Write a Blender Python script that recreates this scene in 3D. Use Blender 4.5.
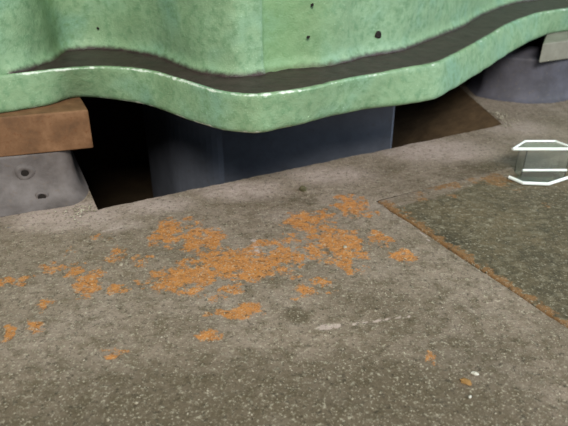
import bpy, bmesh, math, random
from mathutils import Vector, Matrix, noise

for o in list(bpy.data.objects):
    bpy.data.objects.remove(o)
S = bpy.context.scene
COL = S.collection

# ------------------------------------------------------------------ camera
F_PX, PITCH, CAM_H = 570.0, math.radians(29), 0.60
cam = bpy.data.cameras.new('camera')
cam.sensor_fit = 'HORIZONTAL'
cam.sensor_width = 36.0
cam.lens = 36.0 * F_PX / 568.0
cam.clip_start = 0.02
cam.dof.use_dof = True
cam.dof.focus_distance = 1.05
cam.dof.aperture_fstop = 5.0
co = bpy.data.objects.new('camera', cam)
COL.objects.link(co)
co.location = (0, 0, CAM_H)
co.rotation_euler = (math.pi / 2 - PITCH, 0, 0)
S.camera = co

# ------------------------------------------------------------------ light
w = bpy.data.worlds.new('hall')
S.world = w
w.use_nodes = True
w.node_tree.nodes['Background'].inputs[0].default_value = (0.80, 0.92, 1.0, 1)
w.node_tree.nodes['Background'].inputs[1].default_value = 0.20


def area(name, loc, target, size, power, col, sy=None):
    l = bpy.data.lights.new(name, 'AREA')
    l.energy = power
    l.color = col
    l.size = size
    if sy:
        l.shape = 'RECTANGLE'
        l.size_y = sy
    o = bpy.data.objects.new(name, l)
    COL.objects.link(o)
    o.location = loc
    o.rotation_euler = (Vector(target) - Vector(loc)).to_track_quat('-Z', 'Y').to_euler()
    return o


area('hall_lamp', (0.3, -2.2, 2.9), (0.2, 1.2, 0), 1.5, 212, (1.0, 0.965, 0.88), 1.0)
area('hall_window', (5.0, 0.4, 2.4), (0.6, 1.3, 0.1), 2.2, 185, (0.78, 0.9, 1.0), 2.0)

vs = S.view_settings
vs.view_transform = 'Standard'
vs.look = 'None'
vs.exposure = 0.0
vs.gamma = 1.0
vs.use_curve_mapping = False

# ------------------------------------------------------------------ pixel -> place
CP, SP = math.cos(PITCH), math.sin(PITCH)
TH = math.radians(26.394)          # direction of the pit edge on the floor
CT, ST = math.cos(TH), math.sin(TH)


def ray(x, y):
    dx, dy = (x - 284.0), (213.0 - y)
    return Vector((dx, F_PX * CP + dy * SP, -F_PX * SP + dy * CP))


def at(x, y, z=0.0):
    d = ray(x, y)
    return Vector((0, 0, CAM_H)) + d * ((z - CAM_H) / d.z)


def at_v(x, y, v):
    d = ray(x, y)
    dv = -ST * d.x + CT * d.y
    return Vector((0, 0, CAM_H)) + d * (v / dv)


def uv(p):
    return (CT * p.x + ST * p.y, -ST * p.x + CT * p.y)


def W(u, v, z=0.0):
    """place coordinates: u along the pit edge, v across it (away from the viewer)"""
    return Vector((CT * u - ST * v, ST * u + CT * v, z))


def fbm(p, scale, octv=4, seed=0.0):
    return noise.fractal(Vector(p) * scale + Vector((seed, seed * 1.7, seed * 0.3)), 0.9, 2.0, octv)


# ------------------------------------------------------------------ materials
def srgb(r, g, b):
    def f(c):
        c /= 255.0
        return c / 12.92 if c <= 0.04045 else ((c + 0.055) / 1.055) ** 2.4
    return (f(r), f(g), f(b), 1)


class NT:
    def __init__(self, name):
        self.m = bpy.data.materials.new(name)
        self.m.use_nodes = True
        self.t = self.m.node_tree
        self.b = self.t.nodes['Principled BSDF']
        self.tc = self.t.nodes.new('ShaderNodeTexCoord')
        self.b.inputs['Specular IOR Level'].default_value = 0.35

    def link(self, a, b):
        self.t.links.new(a, b)

    def noise(self, scale, detail=5, rough=0.6, stretch=None, offs=0.0):
        mp = self.t.nodes.new('ShaderNodeMapping')
        self.link(self.tc.outputs['Object'], mp.inputs['Vector'])
        mp.inputs['Location'].default_value = (offs, offs * 1.3, offs * 0.7)
        if stretch:
            mp.inputs['Rotation'].default_value = (0, 0, stretch[0])
            mp.inputs['Scale'].default_value = stretch[1]
        n = self.t.nodes.new('ShaderNodeTexNoise')
        n.inputs['Scale'].default_value = scale
        n.inputs['Detail'].default_value = detail
        n.inputs['Roughness'].default_value = rough
        self.link(mp.outputs['Vector'], n.inputs['Vector'])
        return n.outputs['Fac']

    def ramp(self, fac, stops):
        r = self.t.nodes.new('ShaderNodeValToRGB')
        el = r.color_ramp.elements
        while len(el) < len(stops):
            el.new(0.5)
        for e, (p, c) in zip(el, stops):
            e.position = p
            e.color = c if len(c) == 4 else (*c, 1)
        self.link(fac, r.inputs['Fac'])
        return r.outputs['Color']

    def mask(self, fac, lo, hi):
        r = self.t.nodes.new('ShaderNodeMapRange')
        r.inputs['From Min'].default_value = lo
        r.inputs['From Max'].default_value = hi
        r.interpolation_type = 'SMOOTHSTEP'
        self.link(fac, r.inputs['Value'])
        return r.outputs['Result']

    def math(self, op, a, b):
        n = self.t.nodes.new('ShaderNodeMath')
        n.operation = op
        for i, x in enumerate((a, b)):
            if isinstance(x, (int, float)):
                n.inputs[i].default_value = x
            else:
                self.link(x, n.inputs[i])
        return n.outputs[0]

    def mix(self, fac, a, b, mode='MIX'):
        n = self.t.nodes.new('ShaderNodeMix')
        n.data_type = 'RGBA'
        n.blend_type = mode
        for i, x in ((0, fac), (6, a), (7, b)):
            if hasattr(x, 'is_output'):
                self.link(x, n.inputs[i])
            else:
                n.inputs[i].default_value = x
        return n.outputs[2]

    def attr(self, name):
        a = self.t.nodes.new('ShaderNodeAttribute')
        a.attribute_name = name
        sep = self.t.nodes.new('ShaderNodeSeparateColor')
        self.link(a.outputs['Color'], sep.inputs['Color'])
        return sep.outputs

    def finish(self, col, rough=0.7, bump=None, strength=0.3, dist=0.002, metal=0.0):
        if hasattr(col, 'is_output'):
            self.link(col, self.b.inputs['Base Color'])
        else:
            self.b.inputs['Base Color'].default_value = col
        if hasattr(rough, 'is_output'):
            self.link(rough, self.b.inputs['Roughness'])
        else:
            self.b.inputs['Roughness'].default_value = rough
        self.b.inputs['Metallic'].default_value = metal
        if bump is not None:
            b = self.t.nodes.new('ShaderNodeBump')
            b.inputs['Strength'].default_value = strength
            b.inputs['Distance'].default_value = dist
            self.link(bump, b.inputs['Height'])
            self.link(b.outputs['Normal'], self.b.inputs['Normal'])
        return self.m


def mat_green():
    n = NT('green_machine_paint')
    big = n.noise(9, 3, 0.5)
    mid = n.noise(60, 5, 0.65)
    fine = n.noise(300, 3, 0.6)
    c = n.ramp(big, [(0.32, srgb(127, 156, 120)), (0.5, srgb(135, 166, 131)), (0.68, srgb(125, 163, 137))])
    c = n.mix(n.mask(mid, 0.42, 0.72), c, srgb(107, 142, 107))
    c = n.mix(n.math('MULTIPLY', n.mask(fine, 0.62, 0.74), 0.5), c, srgb(186, 216, 182))
    c = n.mix(n.math('MULTIPLY', n.mask(n.noise(140, 4, 0.7, None, 4.0), 0.66, 0.76), 0.5), c, srgb(84, 106, 72))
    a = n.attr('mask')
    wear_glint = n.mask(n.math('ADD', a[0], n.math('MULTIPLY', n.math('SUBTRACT', n.noise(45, 4, 0.6, None, 8.0), 0.5), 1.5)), 0.55, 0.85)
    c = n.mix(wear_glint, c, srgb(214, 226, 214))  # worn rim paint, with glints painted in
    grime = n.mask(n.math('ADD', a[1], n.math('MULTIPLY', n.math('SUBTRACT', mid, 0.5), 0.5)), 0.2, 0.75)
    c = n.mix(grime, c, n.ramp(n.noise(35, 5, 0.7), [(0.3, srgb(42, 31, 31)), (0.7, srgb(66, 52, 51))]))
    olive = n.math('MULTIPLY', a[2], 0.55)
    c = n.mix(olive, c, srgb(112, 146, 94))
    h = n.math('ADD', n.math('MULTIPLY', mid, 0.7), n.math('MULTIPLY', fine, 0.3))
    return n.finish(c, 0.48, h, 0.7, 0.004)


def mat_floor(name, plate=False):
    n = NT(name)
    big = n.noise(5, 4, 0.6)
    mid = n.noise(38, 5, 0.7)
    fine = n.noise(120, 5, 0.8)
    streak = n.noise(16, 5, 0.7, (-TH - 0.5, (1.0, 3.0, 1.0))) if not plate else n.noise(34, 4, 0.6, (-TH - 0.5, (1.0, 2.0, 1.0)))
    if not plate:
        c = n.ramp(big, [(0.3, srgb(116, 103, 88)), (0.5, srgb(136, 122, 108)), (0.7, srgb(150, 136, 124))])
        c = n.mix(n.math('MULTIPLY', n.mask(mid, 0.44, 0.66), 0.65), c, srgb(96, 85, 66))
        c = n.mix(n.math('MULTIPLY', n.mask(streak, 0.55, 0.75), 0.4), c, srgb(166, 158, 146))
    else:
        c = n.ramp(big, [(0.3, srgb(82, 73, 56)), (0.5, srgb(97, 87, 67)), (0.7, srgb(116, 102, 79))])
        c = n.mix(n.math('MULTIPLY', n.mask(mid, 0.46, 0.7), 0.6), c, srgb(64, 60, 47))
        c = n.mix(n.math('MULTIPLY', n.mask(streak, 0.49, 0.66), 0.6), c, srgb(136, 128, 108))
    a = n.attr('mask')
    # dirt, plus shade painted over the near floor
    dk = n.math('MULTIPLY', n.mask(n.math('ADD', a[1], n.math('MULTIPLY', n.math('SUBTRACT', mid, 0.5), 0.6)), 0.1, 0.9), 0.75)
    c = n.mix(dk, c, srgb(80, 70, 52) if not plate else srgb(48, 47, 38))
    # pale dust
    ds = n.mask(n.math('ADD', a[2], n.math('MULTIPLY', n.math('SUBTRACT', mid, 0.5), 0.9)), 0.3, 0.9)
    if plate:
        fc_ = n.ramp(big, [(0.3, srgb(116, 103, 88)), (0.5, srgb(136, 122, 108)), (0.7, srgb(150, 136, 124))])
        fc_ = n.mix(n.math('MULTIPLY', n.mask(mid, 0.44, 0.66), 0.65), fc_, srgb(96, 85, 66))
        c = n.mix(ds, c, fc_)
    else:
        c = n.mix(n.math('MULTIPLY', ds, 0.9), c, srgb(180, 163, 155))
    # orange remains
    rj = n.math('ADD', a[0], n.math('MULTIPLY', n.math('SUBTRACT', n.noise(40, 6, 0.72, None, 3.0), 0.5), 3.6))
    rm = n.mask(n.math('MULTIPLY', rj, n.mask(a[0], 0.02, 0.3)), 0.36, 0.72)
    oc = n.ramp(n.noise(60, 4, 0.7, None, 6.0), [(0.3, srgb(150, 104, 60)), (0.5, srgb(188, 122, 56)), (0.72, srgb(198, 138, 74))])
    if plate:
        oc = n.mix(0.85, oc, srgb(124, 94, 62))
    c = n.mix(n.math('MULTIPLY', rm, 0.85), c, oc)
    c = n.mix(n.math('MULTIPLY', n.mask(fine, 0.54, 0.66), 0.6), c, srgb(186, 180, 160))
    c = n.mix(n.math('MULTIPLY', n.mask(n.noise(100, 5, 0.8, None, 9.0), 0.52, 0.66), 0.75), c, srgb(50, 46, 36))
    c = n.mix(n.math('MULTIPLY', n.mask(n.noise(280, 2, 0.5, None, 15.0), 0.60, 0.72), 0.25 if plate else 0.55), c, srgb(196, 190, 168))
    c = n.mix(n.math('MULTIPLY', n.mask(n.noise(280, 2, 0.5, None, 19.0), 0.60, 0.72), 0.55), c, srgb(48, 43, 33))
    h = n.math('ADD', n.math('MULTIPLY', mid, 0.6), n.math('MULTIPLY', fine, 0.4))
    return n.finish(c, n.mask(mid, 0.1, 0.55) if False else 0.62, h, 0.8, 0.005)


def mat_simple(name, cols, scale=30, rough=0.7, bump=0.4, spots=None, metal=0.0):
    n = NT(name)
    a = n.noise(scale, 5, 0.65)
    b = n.noise(scale * 6, 4, 0.65)
    k = len(cols)
    c = n.ramp(a, [(0.3 + 0.4 * i / max(1, k - 1), srgb(*q)) for i, q in enumerate(cols)])
    if spots:
        c = n.mix(n.math('MULTIPLY', n.mask(b, 0.55, 0.7), 0.6), c, srgb(*spots))
    return n.finish(c, rough, n.math('ADD', a, n.math('MULTIPLY', b, 0.4)), bump, 0.003, metal)


M = {}
M['green'] = mat_green()
M['floor'] = mat_floor('dirty_concrete_floor')
M['plate'] = mat_floor('dark_floor_plate', True)
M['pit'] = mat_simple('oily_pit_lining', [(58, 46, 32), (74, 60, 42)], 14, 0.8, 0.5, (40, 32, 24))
M['pier'] = mat_simple('blue_grey_pier_paint', [(92, 96, 106), (110, 114, 126)], 12, 0.55, 0.25, (96, 96, 100))
M['pad'] = mat_simple('grey_pad_concrete', [(84, 78, 77), (104, 98, 97), (118, 112, 112)], 18, 0.65, 0.5, (104, 92, 84))
M['padblue'] = mat_simple('blue_grey_pad_concrete', [(72, 71, 78), (90, 89, 100)], 18, 0.65, 0.4, (100, 94, 90))
M['rust'] = mat_simple('brown_rusted_steel', [(94, 68, 47), (116, 84, 58), (136, 102, 74)], 22, 0.7, 0.4, (104, 66, 38))
M['shimgrey'] = mat_simple('pale_grey_steel', [(122, 120, 108), (142, 140, 128)], 22, 0.6, 0.3, (120, 112, 98))
M['mud'] = mat_simple('brightened_brown_mud', [(78, 62, 44), (106, 86, 62)], 25, 0.8, 0.6, (66, 50, 34))  # mud raised above the lining's tone, painting light onto the right pit wall
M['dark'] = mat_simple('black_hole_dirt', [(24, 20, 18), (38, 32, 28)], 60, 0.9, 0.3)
M['stone'] = mat_simple('pale_grit', [(104, 96, 80), (150, 142, 124), (184, 178, 160)], 40, 0.7, 0.2)
M['white'] = mat_simple('white_paint_flake', [(186, 184, 172), (210, 208, 198)], 60, 0.6, 0.2)
M['tan'] = mat_simple('tan_chip', [(128, 96, 54), (160, 124, 74)], 90, 0.7, 0.3)
M['pebble'] = mat_simple('olive_pebble', [(66, 62, 44), (104, 98, 70)], 60, 0.7, 0.3)
n = NT('clear_plastic')
n.b.inputs['Transmission Weight'].default_value = 0.96
n.b.inputs['IOR'].default_value = 1.35
M['clear'] = n.finish((0.93, 0.97, 0.95, 1), 0.08)
n = NT('white_edge_highlight')
n.b.inputs['Subsurface Weight'].default_value = 0.1
M['rim'] = n.finish(srgb(244, 248, 244), 0.25)  # white beads paint the highlights of the clear plastic edges


# ------------------------------------------------------------------ mesh helpers
def mk(name, verts, faces, mats, parent=None, masks=None, fmat=None, smooth=True, origin=None):
    off = parent.location if parent is not None and origin is None else (origin or Vector((0, 0, 0)))
    if parent is not None and parent.parent is not None:
        off = parent.parent.location + parent.location
    me = bpy.data.meshes.new(name)
    me.from_pydata([tuple(Vector(v) - off) for v in verts], [], faces)
    for m in (mats if isinstance(mats, (list, tuple)) else [mats]):
        me.materials.append(m)
    if fmat:
        me.polygons.foreach_set('material_index', fmat)
    if smooth:
        me.polygons.foreach_set('use_smooth', [True] * len(me.polygons))
    if masks:
        a = me.color_attributes.new('mask', 'FLOAT_COLOR', 'POINT')
        flat = []
        for q in masks:
            flat += [q[0], q[1], q[2], 1.0]
        a.data.foreach_set('color', flat)
    bm = bmesh.new()
    bm.from_mesh(me)
    bmesh.ops.recalc_face_normals(bm, faces=bm.faces)
    bm.to_mesh(me)
    bm.free()
    o = bpy.data.objects.new(name, me)
    COL.objects.link(o)
    if parent is not None:
        o.parent = parent
    else:
        o.location = off
    return o


def tag(o, label, cat, group=None):
    o['label'] = label
    o['category'] = cat
    if group:
        o['group'] = group
    return o


def empty(name, loc):
    o = bpy.data.objects.new(name, None)
    o.empty_display_size = 0.05
    COL.objects.link(o)
    o.location = loc
    return o


def grid_faces(nu, nv, off=0):
    f = []
    for i in range(nu - 1):
        for j in range(nv - 1):
            a = off + i * nv + j
            f.append((a, a + nv, a + nv + 1, a + 1))
    return f


def interp(tab, u):
    """smooth interpolation of a table of (u, v)"""
    if u <= tab[0][0]:
        return tab[0][1]
    if u >= tab[-1][0]:
        return tab[-1][1]
    for i in range(len(tab) - 1):
        if tab[i][0] <= u <= tab[i + 1][0]:
            u0, v0 = tab[i]
            u1, v1 = tab[i + 1]

            def sl(k):
                if k <= 0 or k >= len(tab) - 1:
                    return 0.0
                a, b, c = tab[k - 1], tab[k], tab[k + 1]
                s0 = (b[1] - a[1]) / (b[0] - a[0])
                s1 = (c[1] - b[1]) / (c[0] - b[0])
                if s0 * s1 <= 0:
                    return 0.0
                return 2 * s0 * s1 / (s0 + s1)
            h = u1 - u0
            t = (u - u0) / h
            m0, m1 = sl(i) * h, sl(i + 1) * h
            return (2*t**3-3*t*t+1)*v0 + (t**3-2*t*t+t)*m0 + (-2*t**3+3*t*t)*v1 + (t**3-t*t)*m1
    return tab[-1][1]


# ------------------------------------------------------------------ floor with its pit
PIT_F = 1.166                      # front edge of the pit
PIT_L, PIT_B, PIT_D = 0.122, 2.35, -0.42


def pit_right(v):
    return 1.314 + (v - PIT_F) * 0.42


PL_V = 0.925                       # far edge of the dark plate


def seam(v):
    return 0.698 + (0.908 - v) * 0.0506


RUST = [(166,233,12,10,1),(201,239,16,9,1),(190,222,10,5,.6),(240,262,42,10,1),(180,279,27,8,1),(243,273,30,6,.9),
        (194,291,11,5,.9),(233,291,8,4,.9),(243,312,15,6,1),(218,299,9,4,.6),(278,257,16,8,.9),(307,222,17,8,1),
        (315,247,9,11,.8),(307,291,14,5,.8),(204,315,7,3,.6),(342,245,20,13,1),(350,205,13,8,.9),(380,237,13,6,.8),
        (403,256,11,5,.9),(318,287,17,7,.7),(289,260,14,10,.8),(433,358,6,5,.5),(88,282,11,11,.9),(119,290,7,5,.9),
        (45,303,7,5,.8),(32,326,8,4,.7),(5,335,6,7,.8),(21,281,7,4,.8),(117,254,7,6,.8),(114,351,12,5,.55),
        (210,336,9,5,.75),(5,282,8,4,.8),(75,270,14,6,.65),(52,268,10,5,.7),(262,244,12,6,.65),(355,268,10,5,.6),
        (103,238,9,5,.55),(140,262,8,5,.5),(72,250,7,4,.5),(330,215,9,5,.7),(290,240,10,5,.6),(368,216,8,4,.6)]
RUST_PL = [(441,184,15,5,1),(497,181,12,5,.9),(470,180,14,4,.6),(418,196,10,4,.6),(520,190,9,3,.5),(452,196,8,3,.5),
           (545,205,8,3,.45)]
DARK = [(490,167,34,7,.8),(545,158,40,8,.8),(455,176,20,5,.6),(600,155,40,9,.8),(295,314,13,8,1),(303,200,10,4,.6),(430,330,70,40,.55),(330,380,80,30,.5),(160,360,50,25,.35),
        (470,250,10,6,.3),(520,400,70,40,.5),(230,400,90,35,.6),(60,395,110,40,.55),(380,300,60,20,.45),(140,330,90,20,.35),(400,420,150,60,1.0),(150,430,180,60,.95),(480,360,80,30,.7),(280,380,90,30,.7)]  # broad near blobs: dirt and the viewer's shadow painted together
DUST = [(70,215,60,14,.9),(150,205,40,9,.8),(240,190,50,10,.75),(330,175,50,10,.7),(430,150,60,12,.75),
        (120,225,25,8,.7),(280,215,30,8,.5),(520,128,40,8,.6),(205,260,6,3,.4)]
SCR = [(318,328,336,326,1.6,1.3),(336,326,410,316,1.0,.62),(253,238,258,254,1.6,.8),(100,232,140,222,1.0,.5),(420,232,432,243,1.0,.5)]


def to_px(p):
    q = Vector(p) - Vector((0, 0, CAM_H))
    d = q.y * CP - q.z * SP
    return 284 + F_PX * q.x / d, 213 - F_PX * (q.y * SP + q.z * CP) / d


def blobs(tab, m=1.0):
    """stain and painted-shade ellipses as seen on the photograph -> floor places"""
    out = []
    for x, y, rx, ry, s in tab:
        c = at(x, y)
        ax = at(x + rx, y) - c
        ay = at(x, y - ry) - c
        out.append((c.x, c.y, ax.length * m, ay.length * m, s))
    return out


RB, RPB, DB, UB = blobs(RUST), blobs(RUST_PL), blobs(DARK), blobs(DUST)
SB = []
for x0, y0, x1, y1, wd, s in SCR:
    a, b = at(x0, y0), at(x1, y1)
    SB.append((a, b, wd / 230.0, s))


def field(tab, x, y, soft=1.6):
    m = 0.0
    for cx, cy, rx, ry, s in tab:
        dx, dy = (x - cx) / rx, (y - cy) / ry
        d = dx * dx + dy * dy
        if d < soft * soft:
            k = (1 - d / (soft * soft)) * s
            if k > m:
                m = k
    return m


def floor_mask(p):
    x, y = p.x, p.y
    jx, jy = x + 0.012 * fbm(p, 25, 3, 5.0), y + 0.012 * fbm(p, 25, 3, 9.0)
    r = field(RB, jx, jy, 1.9) * 0.92
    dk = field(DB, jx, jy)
    du = field(UB, jx, jy)
    for a, b, wd, s in SB:
        ab = b - a
        t = max(0, min(1, (p - a).dot(ab) / ab.length_squared))
        d = (p - (a + ab * t)).length
        if d < wd:
            du = max(du, s * 2.4 * (1 - d / wd) * max(0.0, 0.75 + 1.2 * noise.noise(p * 120)))
    return (r, dk, du)


verts, faces, fm, masks = [], [], [], []


def patch(us, vfun, z=0.0, amp=0.0016):
    """a strip-wise grid; vfun(u index) -> list of (u, v)"""
    off = len(verts)
    rows = [vfun(i) for i in range(us)]
    nv = len(rows[0])
    for r in rows:
        for (u, v) in r:
            p = W(u, v, z)
            p.z += amp * fbm(p, 14, 4) + amp * 0.5 * fbm(p, 70, 3)
            verts.append(p)
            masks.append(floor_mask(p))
    f = grid_faces(us, nv, off)
    faces.extend(f)
    fm.extend([0] * len(f))
    return off, nv


def lin(a, b, n):
    return [a + (b - a) * i / (n - 1) for i in range(n)]


def edge_v(u):
    return PIT_F + 0.004 * noise.noise(Vector((u * 22, 0, 0))) + 0.002 * noise.noise(Vector((u * 80, 3, 0)))


GAP = 0.0055
# in front of the pit, left of the plate
NV = 280
patch(300, lambda i: [(-0.9 + (seam(v) - GAP + 0.9) * i / 299, v if j < NV - 1 else edge_v(-0.9 + (seam(v) - GAP + 0.9) * i / 299))
                      for j, v in enumerate(lin(-0.1, PIT_F, NV))])
# between plate and pit
patch(150, lambda i: [(seam(v) - GAP + (2.6 - seam(v)) * i / 149, v if j < 39 else edge_v(seam(v) - GAP + (2.6 - seam(v)) * i / 149))
                      for j, v in enumerate(lin(PL_V + 0.001, PIT_F, 40))])
# left and right of the pit
patch(60, lambda i: [(-0.9 + (PIT_L + 0.9) * i / 59, v if j else edge_v(-0.9 + (PIT_L + 0.9) * i / 59)) for j, v in enumerate(lin(PIT_F, PIT_B, 60))])
patch(70, lambda i: [(pit_right(v) + (2.6 - pit_right(v)) * i / 69, v if j else edge_v(pit_right(v) + (2.6 - pit_right(v)) * i / 69)) for j, v in enumerate(lin(PIT_F, PIT_B, 70))])


def quad(pts, mi):
    o = len(verts)
    verts.extend(pts)
    masks.extend([(0, 0, 0)] * 4)
    faces.append((o, o + 1, o + 2, o + 3))
    fm.append(mi)


PR0, PR1 = pit_right(PIT_F), pit_right(PIT_B)
F0 = PIT_F - 0.004
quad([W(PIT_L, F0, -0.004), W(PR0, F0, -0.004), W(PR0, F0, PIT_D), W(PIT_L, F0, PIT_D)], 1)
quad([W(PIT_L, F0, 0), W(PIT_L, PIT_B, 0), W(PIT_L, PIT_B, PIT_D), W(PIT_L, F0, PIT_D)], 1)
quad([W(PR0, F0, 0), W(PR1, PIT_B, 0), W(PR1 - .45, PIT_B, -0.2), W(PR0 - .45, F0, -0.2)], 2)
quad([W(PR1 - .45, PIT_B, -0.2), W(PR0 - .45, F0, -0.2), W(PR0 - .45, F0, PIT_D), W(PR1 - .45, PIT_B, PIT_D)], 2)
quad([W(-0.9, PIT_B, 0.2), W(2.6, PIT_B, 0.2), W(2.6, PIT_B, PIT_D), W(-0.9, PIT_B, PIT_D)], 1)  # unseen back wall, added to keep light from entering behind
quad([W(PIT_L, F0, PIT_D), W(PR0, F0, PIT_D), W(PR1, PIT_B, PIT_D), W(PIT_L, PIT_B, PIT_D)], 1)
# seat of the plate: a rebate
quad([W(seam(-.1) - GAP, -.1, -0.001), W(seam(PL_V) - GAP, PL_V, -0.001), W(seam(PL_V) - GAP, PL_V, -0.02), W(seam(-.1) - GAP, -.1, -0.02)], 1)
quad([W(seam(-.1) - GAP, -.1, -0.02), W(seam(PL_V) - GAP, PL_V + .001, -0.02), W(2.6, PL_V + .001, -0.02), W(2.6, -.1, -0.02)], 1)
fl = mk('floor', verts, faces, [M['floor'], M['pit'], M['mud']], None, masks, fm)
fl['kind'] = 'structure'
fl['label'] = 'dirty grey concrete floor with orange flaked patches and a dark pit'

# ------------------------------------------------------------------ dark plate let into the floor
pv, pm, pf = [], [], []
NU2, NV2 = 170, 140
ZT = 0.0006
for i in range(NU2):
    for j in range(NV2):
        v = -0.1 + (PL_V + 0.1) * j / (NV2 - 1)
        t = (i / (NU2 - 1)) ** 1.3
        u = seam(v) + (2.6 - seam(v)) * t
        p = W(u, v, ZT)
        p.z += 0.0012 * fbm(p, 12, 4, 2.0)
        e = u - seam(v)
        far = PL_V - v
        if i == 0:
            p.z -= 0.0015
        if j == NV2 - 1:
            p = W(u, PL_V + 0.0012, p.z - 0.0006)
        jx, jy = p.x + 0.01 * fbm(p, 25, 3, 5.0), p.y + 0.01 * fbm(p, 25, 3, 9.0)
        strip = max(0.0, 1.0 - e / (0.027 + 0.04 * max(0, v - 0.5))) * (0.9 if v > 0.55 else 0.75)
        rim = 0.55 * max(0.0, 1.0 - far / 0.03) * (1 if e < 0.6 else 0.4)
        dusty = max(0.0, 1.0 - max(0, far + 0.03 * fbm(p, 12, 3, 4.0)) / 0.06) * 1.6
        dusty = max(dusty, 0.9 * max(0.0, 1 - math.hypot(e, far) / 0.06))
        pv.append(p)
        pm.append((max(field(RPB, jx, jy), strip), 0.55 * max(0, fbm(p, 5, 3, 7.0)) + 0.15, dusty))
pf = grid_faces(NU2, NV2)
top = len(pv)
sk = []
for j in range(NV2):                # left edge of the plate, 12 mm down
    q = pv[j].copy(); q.z = -0.014
    pv.append(q); pm.append((0, 1.6, 0))
for j in range(NV2 - 1):
    pf.append((j, j + 1, top + j + 1, top + j))
pl = mk('floor_plate', pv, pf, M['plate'], None, pm)
tag(pl, 'large dark oily floor plate with a rusty brown edge strip at right', 'plate')

# ------------------------------------------------------------------ machine casing
ZB, ZTOP = 0.20, 0.28
B = [(0,115),(30,110),(55,105.5),(62,102),(75,98.5),(100,99),(120,102),(140,105),(160,111),(180,119),(200,126),(220,131.5),(240,134),(262,134.5),(280,131),(300,126.5),(320,121),(340,116),(360,112),(380,109),(400,107),(431,102),(452,92),(473,79),(495,65),(516,51),(537,40),(558,33)]
T = [(28,72.5),(50,70),(75,68),(100,67),(125,68),(150,71),(175,78),(200,86),(220,92),(240,94.5),(260,94.5),(280,92.5),(300,90),(320,86),(340,81),(360,77),(380,74),(403,69),(428,65),(463,51),(488,37),(509,24.6),(526,17.6),(547,11.6)]
WL = [(30,68),(50,60),(62,52),(75,49),(100,48),(125,49.5),(150,54),(165,57),(180,64),(200,71),(220,74.5),(240,76),(262,73),(280,70),(300,67.5),(320,66),(340,62),(360,56.5),(380,53),(396,50),(417,43),(438,35),(459,26),(481,14),(502,6),(523,1)]


def curve(px, z, pre, post):
    t = [uv(at(x, y, z)) for x, y in px]
    c = [q for q in pre] + t
    return c + [q for q in post if q[0] > c[-1][0] + 0.03]


FB = curve(B, ZB, [(-0.9, 1.30), (-0.3, 1.295)], [(1.9, 1.36), (2.1, 1.28), (2.3, 1.08), (2.5, 0.97), (2.7, 0.96)])
FT = curve(T, ZTOP, [(-0.9, 1.302), (-0.3, 1.30), (-0.02, 1.297)], [(1.8, 1.345), (1.9, 1.335), (2.1, 1.26), (2.3, 1.07), (2.5, 0.965), (2.7, 0.955)])
FW = curve(WL, ZTOP, [(-0.9, 1.306), (-0.3, 1.303), (-0.01, 1.302), (0.012, 1.310)], [(1.9, 1.53), (2.1, 1.47), (2.3, 1.26), (2.5, 1.11), (2.7, 1.09)])

NC = 520
US = [-0.6 + 3.2 * i / (NC - 1) for i in range(NC)]
# smooth the steep places
def smooth(l, k):
    for _ in range(k):
        l = [l[0]] + [(l[i-1] + 2 * l[i] + l[i+1]) / 4 for i in range(1, len(l) - 1)] + [l[-1]]
    return l


VB = smooth([interp(FB, u) for u in US], 6)
VT = smooth([interp(FT, u) for u in US], 6)
VW = smooth([interp(FW, u) for u in US], 5)
VW = [max(a, b + 0.002) for a, b in zip(VW, VT)]


def norms(V):
    out = []
    for i in range(NC):
        a, b = max(0, i - 2), min(NC - 1, i + 2)
        du, dv = US[b] - US[a], V[b] - V[a]
        L = math.hypot(du, dv)
        out.append((-dv / L, du / L))          # pointing inwards (away from the viewer)
    return out


NB, NTN, NW = norms(VB), norms(VT), norms(VW)
machine = empty('machine_casing', W(0.9, 1.8, ZB))
tag(machine, 'pale green cast machine casing with a thick wavy bottom flange', 'machine')

rows = []           # (inset, z, base curve mix 0 bottom .. 1 top, worn rim with painted glint, grime)
rows += [(0.012, ZB, 0, 0.1, 0.25), (0.007, ZB + 0.001, 0, 0.45, 0.05), (0.002, ZB + 0.005, 0.05, 0.42, 0), (0.0, ZB + 0.011, 0.12, 0.12, 0)]
for k in range(1, 9):
    t = k / 9.0
    rows.append((0.0, ZB + 0.011 + (ZTOP - ZB - 0.016) * t, 0.12 + 0.82 * t, 0.0, 0.0))
rows += [(0.0, ZTOP - 0.005, 0.94, 0.5, 0), (0.0012, ZTOP - 0.002, 1, 0.75, 0), (0.004, ZTOP, 1, 0.6, 0.25)]
fv, fmk = [], []
nled = 10
for i, u in enumerate(US):
    for (ins, z, mx, wear_glint, gr) in rows:
        v = VB[i] * (1 - mx) + VT[i] * mx
        nx = NB[i][0] * (1 - mx) + NTN[i][0] * mx
        ny = NB[i][1] * (1 - mx) + NTN[i][1] * mx
        p = W(u, v, z)
        d = 0.0022 * fbm(p, 13, 3, 1.0) + 0.0010 * fbm(p, 55, 3, 3.0)
        if u < 0.02:
            wear_glint *= 0.0
        if u > 0.5:
            wear_glint *= 0.72
        if 0.18 < u < 0.42 and mx < 0.1:
            wear_glint *= 1.5  # stronger painted glint along the lower rim
        p = W(u + nx * (ins + d), v + ny * (ins + d), z)
        fv.append(p)
        fmk.append((wear_glint, gr if u > 0.02 else 0, 0))
    for k in range(1, nled + 1):
        t = k / nled
        wl = VW[i] + 0.02
        v0 = VT[i] + NTN[i][1] * 0.004
        v = v0 + (wl - v0) * t
        width = VW[i] - VT[i]
        p = W(u + NTN[i][0] * 0.004 * (1 - t), v, ZTOP)
        p.z += 0.0015 * fbm(p, 30, 3, 2.0) * (1 if 1 < k < nled else 0)
        fv.append(p)
        fmk.append((0, 1.0 if width > 0.012 else 0.0, 0))
nr = len(rows) + nled
ff = grid_faces(NC, nr)
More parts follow.
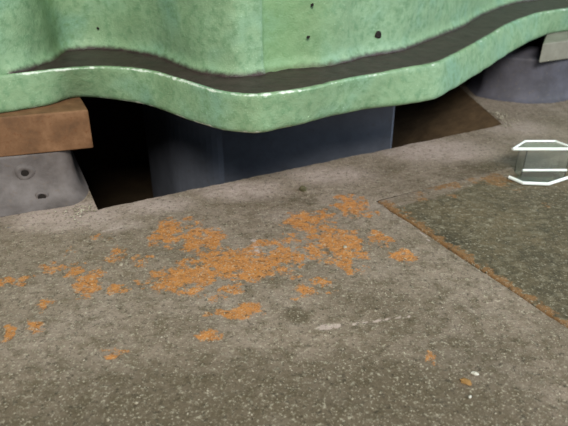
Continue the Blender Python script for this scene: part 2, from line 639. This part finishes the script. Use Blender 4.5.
fo = mk('flange', fv, ff, M['green'], machine, fmk)
# underside of the casing
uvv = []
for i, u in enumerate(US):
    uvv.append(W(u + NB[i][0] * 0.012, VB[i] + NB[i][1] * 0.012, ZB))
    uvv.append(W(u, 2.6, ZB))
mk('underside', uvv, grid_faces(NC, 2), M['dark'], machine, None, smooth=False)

# wall above the flange
zs = [ZTOP - 0.002, ZTOP + 0.004, ZTOP + 0.010, ZTOP + 0.018, ZTOP + 0.026] + [ZTOP + 0.036 + 0.008 * k for k in range(50)] + [0.80, 0.95, 1.1]
wv, wm = [], []
for i, u in enumerate(US):
    for z in zs:
        h = z - ZTOP
        fil = 0.0
        wide = VW[i] - VT[i] > 0.012
        if wide and h < 0.026:
            q = 1 - max(0.0, h) / 0.026
            fil = -0.012 * q * q
        st = 0.0
        if 0.487 < u < 0.66:
            st = 0.010 * min(1, (u - 0.487) / 0.006) * (1 - max(0, (u - 0.55) / 0.11))
        if 0.105 < u < 0.165:
            st += 0.003 * math.sin(math.pi * (u - 0.105) / 0.06)
        p = W(u, VW[i], z)
        d = 0.0035 * fbm(p, 9, 3, 4.0) + 0.0011 * fbm(p, 48, 3, 6.0)
        inn = fil + st + d
        p = W(u + NW[i][0] * inn, VW[i] + NW[i][1] * inn, z)
        wv.append(p)
        gr = max(0.0, 1 - h / 0.016) * 0.75 if wide else 0.0
        ol = 0.0
        if 0.487 < u < 0.68:
            ol = 1.0 - max(0, (u - 0.54) / 0.14)
        if 0.02 < u < 0.135:
            ol = max(ol, 0.5 * max(0, (u - 0.075) / 0.06))  # painted shade on the segment turned right, up to the crease
        wm.append((0, gr, ol))
wf = grid_faces(NC, len(zs))
nz = len(zs)
mk('casing_wall', wv, wf, M['green'], machine, wm)
# cover and back of the casing
cv, cf = [], []
for i, u in enumerate(US):
    cv += [W(u, VW[i], 1.1), W(u, 2.6, 1.1), W(u, 2.6, ZB)]
cf = grid_faces(NC, 3)
o = len(cv)
for e in (0, NC - 1):
    o = len(cv)
    cv += [W(US[e], VW[e], 1.1), W(US[e], 2.6, 1.1), W(US[e], 2.6, ZB), W(US[e], VB[e], ZB)]
    cf.append((o, o + 1, o + 2, o + 3))
mk('casing_cover', cv, cf, M['green'], machine, [(0, 0, 0)] * len(cv), smooth=False)


def wall_point(x, y):
    best = None
    d = ray(x, y)
    o3 = Vector((0, 0, CAM_H))
    t = 0.5
    while t < 5:
        p = o3 + d.normalized() * t
        u, v = uv(p)
        i = int((u + 0.6) / 3.2 * (NC - 1))
        if 0 <= i < NC and v >= VW[i]:
            return p, i
        t += 0.002
    return None, 0


random.seed(5)
for x, y, r, rr in ((378, 35, 0.0095, 1.0), (308, 37, 0.0045, 0.8), (312, 5, 0.004, 1.0), (98, 28, 0.003, 1)):
    p, i = wall_point(x, y)
    if p is None:
        continue
    tx = W(-NW[i][1], NW[i][0]) * -1
    nn = W(NW[i][0], NW[i][1]) * -1
    vv, fc = [], []
    N = 9
    rs = [r * random.uniform(0.7, 1.15) for _ in range(N)]
    for lay, (k, dd) in enumerate(((1.0, 0.001), (0.8, 0.0035), (0.35, 0.002))):
        for a in range(N):
            an = 2 * math.pi * a / N
            vv.append(p + tx * (math.cos(an) * rs[a] * k) + Vector((0, 0, math.sin(an) * rs[a] * k * rr)) + nn * dd)
    for lay in range(2):
        for a in range(N):
            b = (a + 1) % N
            fc.append((lay * N + a, lay * N + b, (lay + 1) * N + b, (lay + 1) * N + a))
    fc.append(tuple(range(2 * N, 3 * N)))
    mk('casting_pore', vv, fc, M['dark'], machine)

# ------------------------------------------------------------------ blue-grey pier standing in the pit below the bulge
PV = 1.25
pe = at_v(397, 107, PV)
PU1 = uv(pe)[0]
PU0 = uv(at_v(205, 160, PV))[0]
plan = []
for k in range(13):
    a = math.pi / 2 * k / 12
    plan.append((PU0 + 0.12 - 0.12 * math.cos(a), PV + 0.36 - 0.16 * math.sin(a)))
plan += [(PU1 - 0.012, PV), (PU1 - 0.004, PV + 0.003), (PU1, PV + 0.012), (PU1, 1.5), (PU1, 1.9), (PU0, 1.9)]
pzs = [PIT_D, -0.3, -0.2, -0.1, -0.05, 0.0, 0.04, 0.08, 0.12, 0.16, 0.19, ZB]
vv, fc = [], []
for (u, v) in plan:
    for z in pzs:
        p = W(u, v, z)
        d = 0.002 * fbm(p, 10, 3)
        vv.append(W(u, v + d, z))
L = len(plan)
nzp = len(pzs)
for i in range(L):
    i2 = (i + 1) % L
    for j in range(nzp - 1):
        fc.append((i * nzp + j, i2 * nzp + j, i2 * nzp + j + 1, i * nzp + j + 1))
fc.append(tuple(i * nzp + nzp - 1 for i in range(L)))
fc.append(tuple(i * nzp for i in range(L))[::-1])
pier = mk('support_pier', vv, fc, M['pier'], None, smooth=False, origin=W(0.7, 1.5, PIT_D))
tag(pier, 'blue-grey painted pier standing in the pit under the flange bulge', 'pier')


# ------------------------------------------------------------------ pads beside the pit
def pad(name, plan, z1, mat, foot, label, origin, group):
    """plan: open polyline of the front (u, v, foot spread u, foot spread v), closed at the back"""
    prof = [(0.0, 1.0), (0.006, 0.62), (0.016, 0.42), (0.032, 0.24), (0.055, 0.10)]
    zz = [z for z, _ in prof] + [0.055 + (z1 - 0.055) * k / 8 for k in range(1, 8)] + [z1 - 0.003, z1]
    pp = [k for _, k in prof] + [0.07, 0.05, 0.03, 0.02, 0.01, 0, 0] + [0, -0.06]
    vv, fc = [], []
    for (u, v, su, sv) in plan:
        for z, k in zip(zz, pp):
            p = W(u + su * foot * k, v + sv * foot * k, z)
            d = 0.003 * fbm(p, 12, 3, 3.0) + 0.0012 * fbm(p, 60, 2, 3.0)
            if 0 < z < z1 - 0.002:
                p = p + W(su * d, sv * d)
            vv.append(p)
    n = len(zz)
    L = len(plan)
    for i in range(L):
        i2 = (i + 1) % L
        for j in range(n - 1):
            fc.append((i * n + j, i2 * n + j, i2 * n + j + 1, i * n + j + 1))
    fc.append(tuple(i * n + n - 1 for i in range(L)))
    root = empty(name, origin)
    tag(root, label, 'support block', group)
    mk('body', vv, fc, mat, root)
    return root


def dense(pl, step=0.012):
    out = []
    for a, b in zip(pl, pl[1:]):
        L = math.hypot(b[0] - a[0], b[1] - a[1])
        n = max(1, int(L / step))
        for k in range(n):
            t = k / n
            out.append(tuple(a[q] + (b[q] - a[q]) * t for q in range(4)))
    out.append(pl[-1])
    return out


def front_v(u):                      # front of the left pad, skewed a little
    return 1.272 - (u - 0.0) * 0.10


zL = 0.112
cr = 0.028
pln = [(-0.55, front_v(-0.55), 0, -1), (0.1 - cr, front_v(0.1 - cr), 0, -1)]
for k in range(1, 7):
    a = math.pi / 2 * k / 6
    pln.append((0.1 - cr + cr * math.sin(a), front_v(0.1 - cr) + cr - cr * math.cos(a), 0.42 * math.sin(a), -math.cos(a)))
pln += [(0.1, 1.45, 0.42, 0), (0.1, 1.9, 0.42, 0), (-0.55, 1.9, 0, 0)]
padL = pad('support_block', dense(pln), zL, M['pad'], 0.055,
           'grey concrete support block with two holes under the brown plate', W(-0.2, 1.5, 0), 'support blocks under the casing')


from mathutils.bvhtree import BVHTree


def on_body(x, y, root):
    """place on a block's surface for a pixel"""
    b = root.children[0]
    t = BVHTree.FromPolygons([v.co + root.location for v in b.data.vertices], [tuple(p.vertices) for p in b.data.polygons])
    return t.ray_cast(Vector((0, 0, CAM_H)), ray(x, y).normalized())[0]


def ring(p, r0, r1, h, mat, name, parent, label=None):
    nn = (W(-0.10, -1).normalized() + Vector((0, 0, 0.15))).normalized()
    tx = W(1, -0.10).normalized()
    vv, fc = [], []
    N = 20
    prof = [(r1 * 1.25, -0.003), (r1, h * 0.7), ((r0 + r1) / 2, h), (r0, h * 0.5), (r0 * 0.8, -0.001)]
    for a in range(N):
        an = 2 * math.pi * a / N
        k = 1 + 0.08 * math.sin(3 * an + 1)
        for r, d in prof:
            vv.append(p + tx * (math.cos(an) * r * k) + Vector((0, 0, math.sin(an) * r * k * 0.9)) + nn * d)
    q = len(prof)
    for a in range(N):
        b = (a + 1) % N
        for j in range(q - 1):
            fc.append((a * q + j, b * q + j, b * q + j + 1, a * q + j + 1))
    o = mk(name, vv, fc, mat, parent)
    # dark plug at the bottom of the hole
    vv = [p + nn * 0.0022 + tx * (math.cos(2 * math.pi * a / N) * r0 * 0.95) + Vector((0, 0, math.sin(2 * math.pi * a / N) * r0 * 0.85)) for a in range(N)]
    m2 = mk('hole', vv, [tuple(range(N))], M['dark'], parent)
    if label:
        o['label'] = label
    return o


p1 = on_body(25, 173, padL)
ring(p1, 0.0085, 0.0185, 0.004, M['pad'], 'hole_rim', padL, 'raised ring round the upper bolt hole')
p2 = on_body(42, 197, padL)
ring(p2, 0.009, 0.012, 0.0015, M['pad'], 'hole_rim', padL, 'rim of the small lower hole')


def slab(name, top, bot, z_t, z_b, mat, label, group, bev=0.004, right_open=True):
    """top / bot: plan corners (u, v) counter-clockwise; z per corner for the bottom"""
    bm = bmesh.new()
    vt = [bm.verts.new(W(u, v, z_t)) for u, v in top]
    vb = [bm.verts.new(W(u, v, z)) for (u, v), z in zip(bot, z_b)]
    bm.faces.new(vt)
    bm.faces.new(vb[::-1])
    for i in range(4):
        j = (i + 1) % 4
        bm.faces.new((vt[i], vb[i], vb[j], vt[j]))
    bmesh.ops.bevel(bm, geom=list(bm.edges), offset=bev, segments=3, affect='EDGES', profile=0.6)
    bmesh.ops.recalc_face_normals(bm, faces=bm.faces)
    org = W(sum(q[0] for q in top) / 4, sum(q[1] for q in top) / 4, z_b[0])
    me = bpy.data.meshes.new(name)
    for v in bm.verts:
        v.co -= org
    bm.to_mesh(me)
    bm.free()
    me.materials.append(mat)
    o = bpy.data.objects.new(name, me)
    COL.objects.link(o)
    o.location = org
    return tag(o, label, 'plate', group)


slab('bearing_plate', [(-0.55, 1.372), (0.147, 1.243), (0.147, 1.85), (-0.55, 1.85)],
     [(-0.55, 1.372), (0.145, 1.243), (0.145, 1.85), (-0.55, 1.85)], ZB, [zL] * 4, M['rust'],
     'brown rusty steel plate clamped between casing and left support block', 'bearing plates under the flange')

# right pad and its pale plate
zR = 0.140
cr = 0.19
vR = 1.275
pln = []
uR = 1.47
pln += [(2.2, 1.9, -.7, .4), (uR + 0.05, vR + cr + 0.06, -.9, .1)]
for k in range(1, 9):
    a = math.pi / 2 * k / 8
    pln.append((uR + cr - cr * math.cos(a), vR + cr - cr * math.sin(a), -math.cos(a), -math.sin(a)))
pln += [(2.5, vR - 0.02, 0, -1), (2.5, 1.9, 0, 0)]
padR = pad('support_block', dense(pln), zR, M['padblue'], 0.03,
           'blue-grey support block with rounded corner at far right, under the pale plate', W(1.9, 1.6, 0), 'support blocks under the casing')
slab('bearing_plate', [(1.527, 1.262), (2.5, 1.235), (2.5, 1.85), (2.28, 1.85)],
     [(1.527, 1.262), (2.5, 1.235), (2.5, 1.85), (2.28, 1.85)], ZB, [zR] * 4, M['shimgrey'],
     'pale grey steel plate clamped between casing and far right support block', 'bearing plates under the flange')

# ------------------------------------------------------------------ clear plastic case lying on the plate
def box(bm, c0, c1):
    x0, y0, z0 = c0
    x1, y1, z1 = c1
    vs_ = [bm.verts.new(q) for q in ((x0, y0, z0), (x1, y0, z0), (x1, y1, z0), (x0, y1, z0), (x0, y0, z1), (x1, y0, z1), (x1, y1, z1), (x0, y1, z1))]
    for f in ((0, 3, 2, 1), (4, 5, 6, 7), (0, 1, 5, 4), (1, 2, 6, 5), (2, 3, 7, 6), (3, 0, 4, 7)):
        bm.faces.new([vs_[k] for k in f])


def bmobj(name, bm, mat, parent, bev=0.0):
    if bev:
        bmesh.ops.bevel(bm, geom=list(bm.edges), offset=bev, segments=2, affect='EDGES')
    bmesh.ops.recalc_face_normals(bm, faces=bm.faces)
    me = bpy.data.meshes.new(name)
    bm.to_mesh(me)
    bm.free()
    me.materials.append(mat)
    o = bpy.data.objects.new(name, me)
    COL.objects.link(o)
    o.parent = parent
    return o


def at_y(x, y, Y):
    d = ray(x, y)
    return Vector((0, 0, CAM_H)) + d * (Y / d.y)


c0 = at(523, 183.5, 0.004)          # lower front corner
YB = c0.y + 0.03                    # front wall
base = Vector((c0.x, c0.y, 0.003))
case = empty('plastic_case', base)
tag(case, 'clear plastic case with highlights painted as white edges lying on the dark plate', 'plastic case')
zl = at_y(515, 149, YB).z
xl = at_y(525, 160, YB).x
xt = at_y(513, 148, YB).x
dz = zl - base.z
yb = at(526, 141.3, zl).y            # back edge of the lid
WID = 0.15
bx0 = xl - base.x
fy = YB - base.y
by = yb - base.y
# lid: bevelled plate with highlights painted as a white bead along front and back
bm = bmesh.new()
hexp = [(xt - base.x, fy), (xt - base.x + WID, fy), (xt - base.x + WID - 0.03, by), (at(525, 141.3, zl).x - base.x, by)]
tv = [bm.verts.new((x, y, dz)) for x, y in hexp]
bv = [bm.verts.new((x, y, dz - 0.003)) for x, y in hexp]
bm.faces.new(tv); bm.faces.new(bv[::-1])
for i in range(4):
    bm.faces.new((tv[i], bv[i], bv[(i + 1) % 4], tv[(i + 1) % 4]))
lid = bmobj('lid', bm, M['clear'], case)


def bar(pts, r, name, mat, parent):
    """flat-sided bead along a polyline (local coordinates)"""
    bm = bmesh.new()
    pr = []
    for k, p in enumerate(pts):
        p = Vector(p)
        d = (Vector(pts[min(k + 1, len(pts) - 1)]) - Vector(pts[max(k - 1, 0)])).normalized()
        s = d.cross(Vector((0, 0, 1))).normalized()
        t = s.cross(d)
        pr.append([bm.verts.new(p + (s * math.cos(a) + t * math.sin(a)) * r) for a in [2 * math.pi * q / 8 for q in range(8)]])
    for a, b in zip(pr, pr[1:]):
        for q in range(8):
            bm.faces.new((a[q], a[(q + 1) % 8], b[(q + 1) % 8], b[q]))
    bm.faces.new(pr[0][::-1]); bm.faces.new(pr[-1])
    return bmobj(name, bm, mat, parent)


R1 = 0.0036
bar([(hexp[0][0], fy, dz), (hexp[1][0], fy, dz)], R1 * 1.1, 'lid_edge', M['rim'], lid)
bar([(hexp[3][0], by, dz), (hexp[2][0], by, dz), (hexp[1][0], fy, dz)], R1 * 0.9, 'lid_edge', M['rim'], lid)
bar([(hexp[0][0], fy, dz), (hexp[3][0], by, dz)], R1 * 0.8, 'lid_edge', M['rim'], lid)
# body walls, thin clear
bm = bmesh.new()
tk = 0.002
xr = bx0 + WID - 0.045
box(bm, (bx0, fy, 0.0), (xr, fy + tk, dz - 0.003))
box(bm, (bx0, by - tk - 0.004, 0.0), (xr, by - 0.004, dz - 0.003))
box(bm, (bx0, fy + tk, 0.0), (bx0 + tk, by - tk - 0.004, dz - 0.003))
box(bm, (xr - tk, fy + tk, 0.0), (xr, by - tk - 0.004, dz - 0.003))
body = bmobj('body', bm, M['clear'], case)
zz = at_y(523, 170, YB).z - base.z
bar([(bx0 - 0.001, fy - 0.001, zz), (xr, fy - 0.001, zz)], R1 * 0.85, 'rib', M['rim'], body)
bar([(bx0 + 0.001, fy - 0.001, dz - 0.018), (bx0 + 0.001, fy - 0.001, zz)], R1 * 0.4, 'corner_edge', M['clear'], body)
# flared foot
q0 = at(509, 177, 0.008) - base
q1 = at(523, 183, 0.006) - base
q2 = at(548, 184, 0.006) - base
q3 = at(570, 177, 0.008) - base
bar([q0, q1, q2, q3], R1 * 1.15, 'foot_lip', M['rim'], case)
bm = bmesh.new()
pts = [Vector(q) for q in (q0, q1, q2, q3)]
inner = [Vector((bx0, fy, 0.004)), Vector((bx0 + .02, fy, 0.004)), Vector((q2.x, fy, 0.004)), Vector((q3.x, fy, 0.004))]
a = [bm.verts.new(Vector((q.x, q.y, 0.005))) for q in pts]
b = [bm.verts.new(q) for q in inner]
a2 = [bm.verts.new(Vector((q.x, q.y, 0.003))) for q in pts]
b2 = [bm.verts.new(q - Vector((0, 0, 0.002))) for q in inner]
for k in range(3):
    bm.faces.new((a[k], a[k + 1], b[k + 1], b[k]))
    bm.faces.new((a2[k + 1], a2[k], b2[k], b2[k + 1]))
bmobj('foot', bm, M['clear'], case)


# ------------------------------------------------------------------ bits lying on the floor
def chip(name, px, r, flat, mat, label, cat, seed, group=None, z=0.001):
    random.seed(seed)
    c = at(px[0], px[1], z)
    bm = bmesh.new()
    bmesh.ops.create_icosphere(bm, subdivisions=2, radius=1.0)
    for v in bm.verts:
        k = 1 + 0.45 * noise.noise(v.co * 1.6 + Vector((seed, 0, 0)))
        v.co = Vector((v.co.x * r[0] * k, v.co.y * r[1] * k, max(-0.3, v.co.z) * flat * k))
    me = bpy.data.meshes.new(name)
    bm.to_mesh(me)
    bm.free()
    me.materials.append(mat)
    o = bpy.data.objects.new(name, me)
    COL.objects.link(o)
    o.location = (c.x, c.y, z + 0.3 * flat * 0.6)
    o.rotation_euler[2] = seed * 0.7
    return tag(o, label, cat, group)


chip('pebble', (303, 190), (0.012, 0.008), 0.008, M['pebble'], 'small olive pebble on the floor near the pit edge', 'pebble', 3)
chip('paint_flake', (475, 374), (0.005, 0.0032), 0.003, M['white'], 'white flake lying beside a tan chip at lower right', 'flake', 4)
chip('rust_chip', (466, 382), (0.005, 0.009), 0.004, M['tan'], 'small tan chip next to a white flake at lower right', 'chip', 6)
chip('paint_flake', (470, 397), (0.002, 0.0026), 0.002, M['white'], 'tiny white flake just below the tan chip', 'flake', 8)
chip('mortar_crumb', (345, 247), (0.0045, 0.004), 0.003, M['stone'], 'pale mortar crumb in the orange patch at centre', 'crumb', 9)
chip('mortar_crumb', (121, 265), (0.004, 0.003), 0.003, M['stone'], 'pale mortar crumb at the left orange patches', 'crumb', 10)
chip('mortar_crumb', (136, 403), (0.0022, 0.0026), 0.002, M['stone'], 'whitish mortar crumb at the bottom left of the floor', 'crumb', 11)
chip('mortar_crumb', (108, 420), (0.0026, 0.002), 0.002, M['stone'], 'whitish mortar crumb at the very bottom edge, left', 'crumb', 12)

# loose grit: far too fine to count
random.seed(11)
gv, gf = [], []
OCT = [(1, 0, 0), (0, 1, 0), (-1, 0, 0), (0, -1, 0), (0, 0, 1), (0, 0, -0.6)]
OF = [(0, 1, 4), (1, 2, 4), (2, 3, 4), (3, 0, 4), (1, 0, 5), (2, 1, 5), (3, 2, 5), (0, 3, 5)]


def grain(c, r):
    o = len(gv)
    a = random.uniform(0, 3.14)
    sx, sy, sz = r * random.uniform(.7, 1.4), r * random.uniform(.6, 1.1), r * random.uniform(.4, .8)
    for q in OCT:
        x, y = q[0] * sx, q[1] * sy
        gv.append(c + Vector((x * math.cos(a) - y * math.sin(a), x * math.sin(a) + y * math.cos(a), q[2] * sz + 0.0008)))
    gf.extend([tuple(k + o for k in f) for f in OF])


for _ in range(1500):
    x, y = random.uniform(-10, 578), 215 + 225 * random.random() ** 0.8
    c = at(x, y, 0.0006)
    u, v = uv(c)
    if v > PIT_F - 0.02:
        continue
    grain(c, random.choice((0.0007, 0.0009, 0.0011, 0.0016)))
# crumbly grout at the ends of the pit
for _ in range(220):
    u = random.gauss(0.10, 0.03)
    v = PIT_F + random.gauss(0.03, 0.035)
    if u < PIT_L - 0.006 and v < 1.20:
        grain(W(u, v, 0.002), random.choice((0.0015, 0.0025, 0.0035)))
for _ in range(160):
    v = PIT_F + random.uniform(-0.03, 0.10)
    u = (pit_right(v) if v > PIT_F else pit_right(PIT_F) - .02) + abs(random.gauss(0.01, 0.03)) + 0.006
    grain(W(u, v, 0.002), random.choice((0.0015, 0.0025, 0.0035)))
g = mk('loose_grit', gv, gf, M['stone'], None, smooth=False)
g['kind'] = 'stuff'
tag(g, 'fine pale grit scattered over the concrete floor', 'grit')
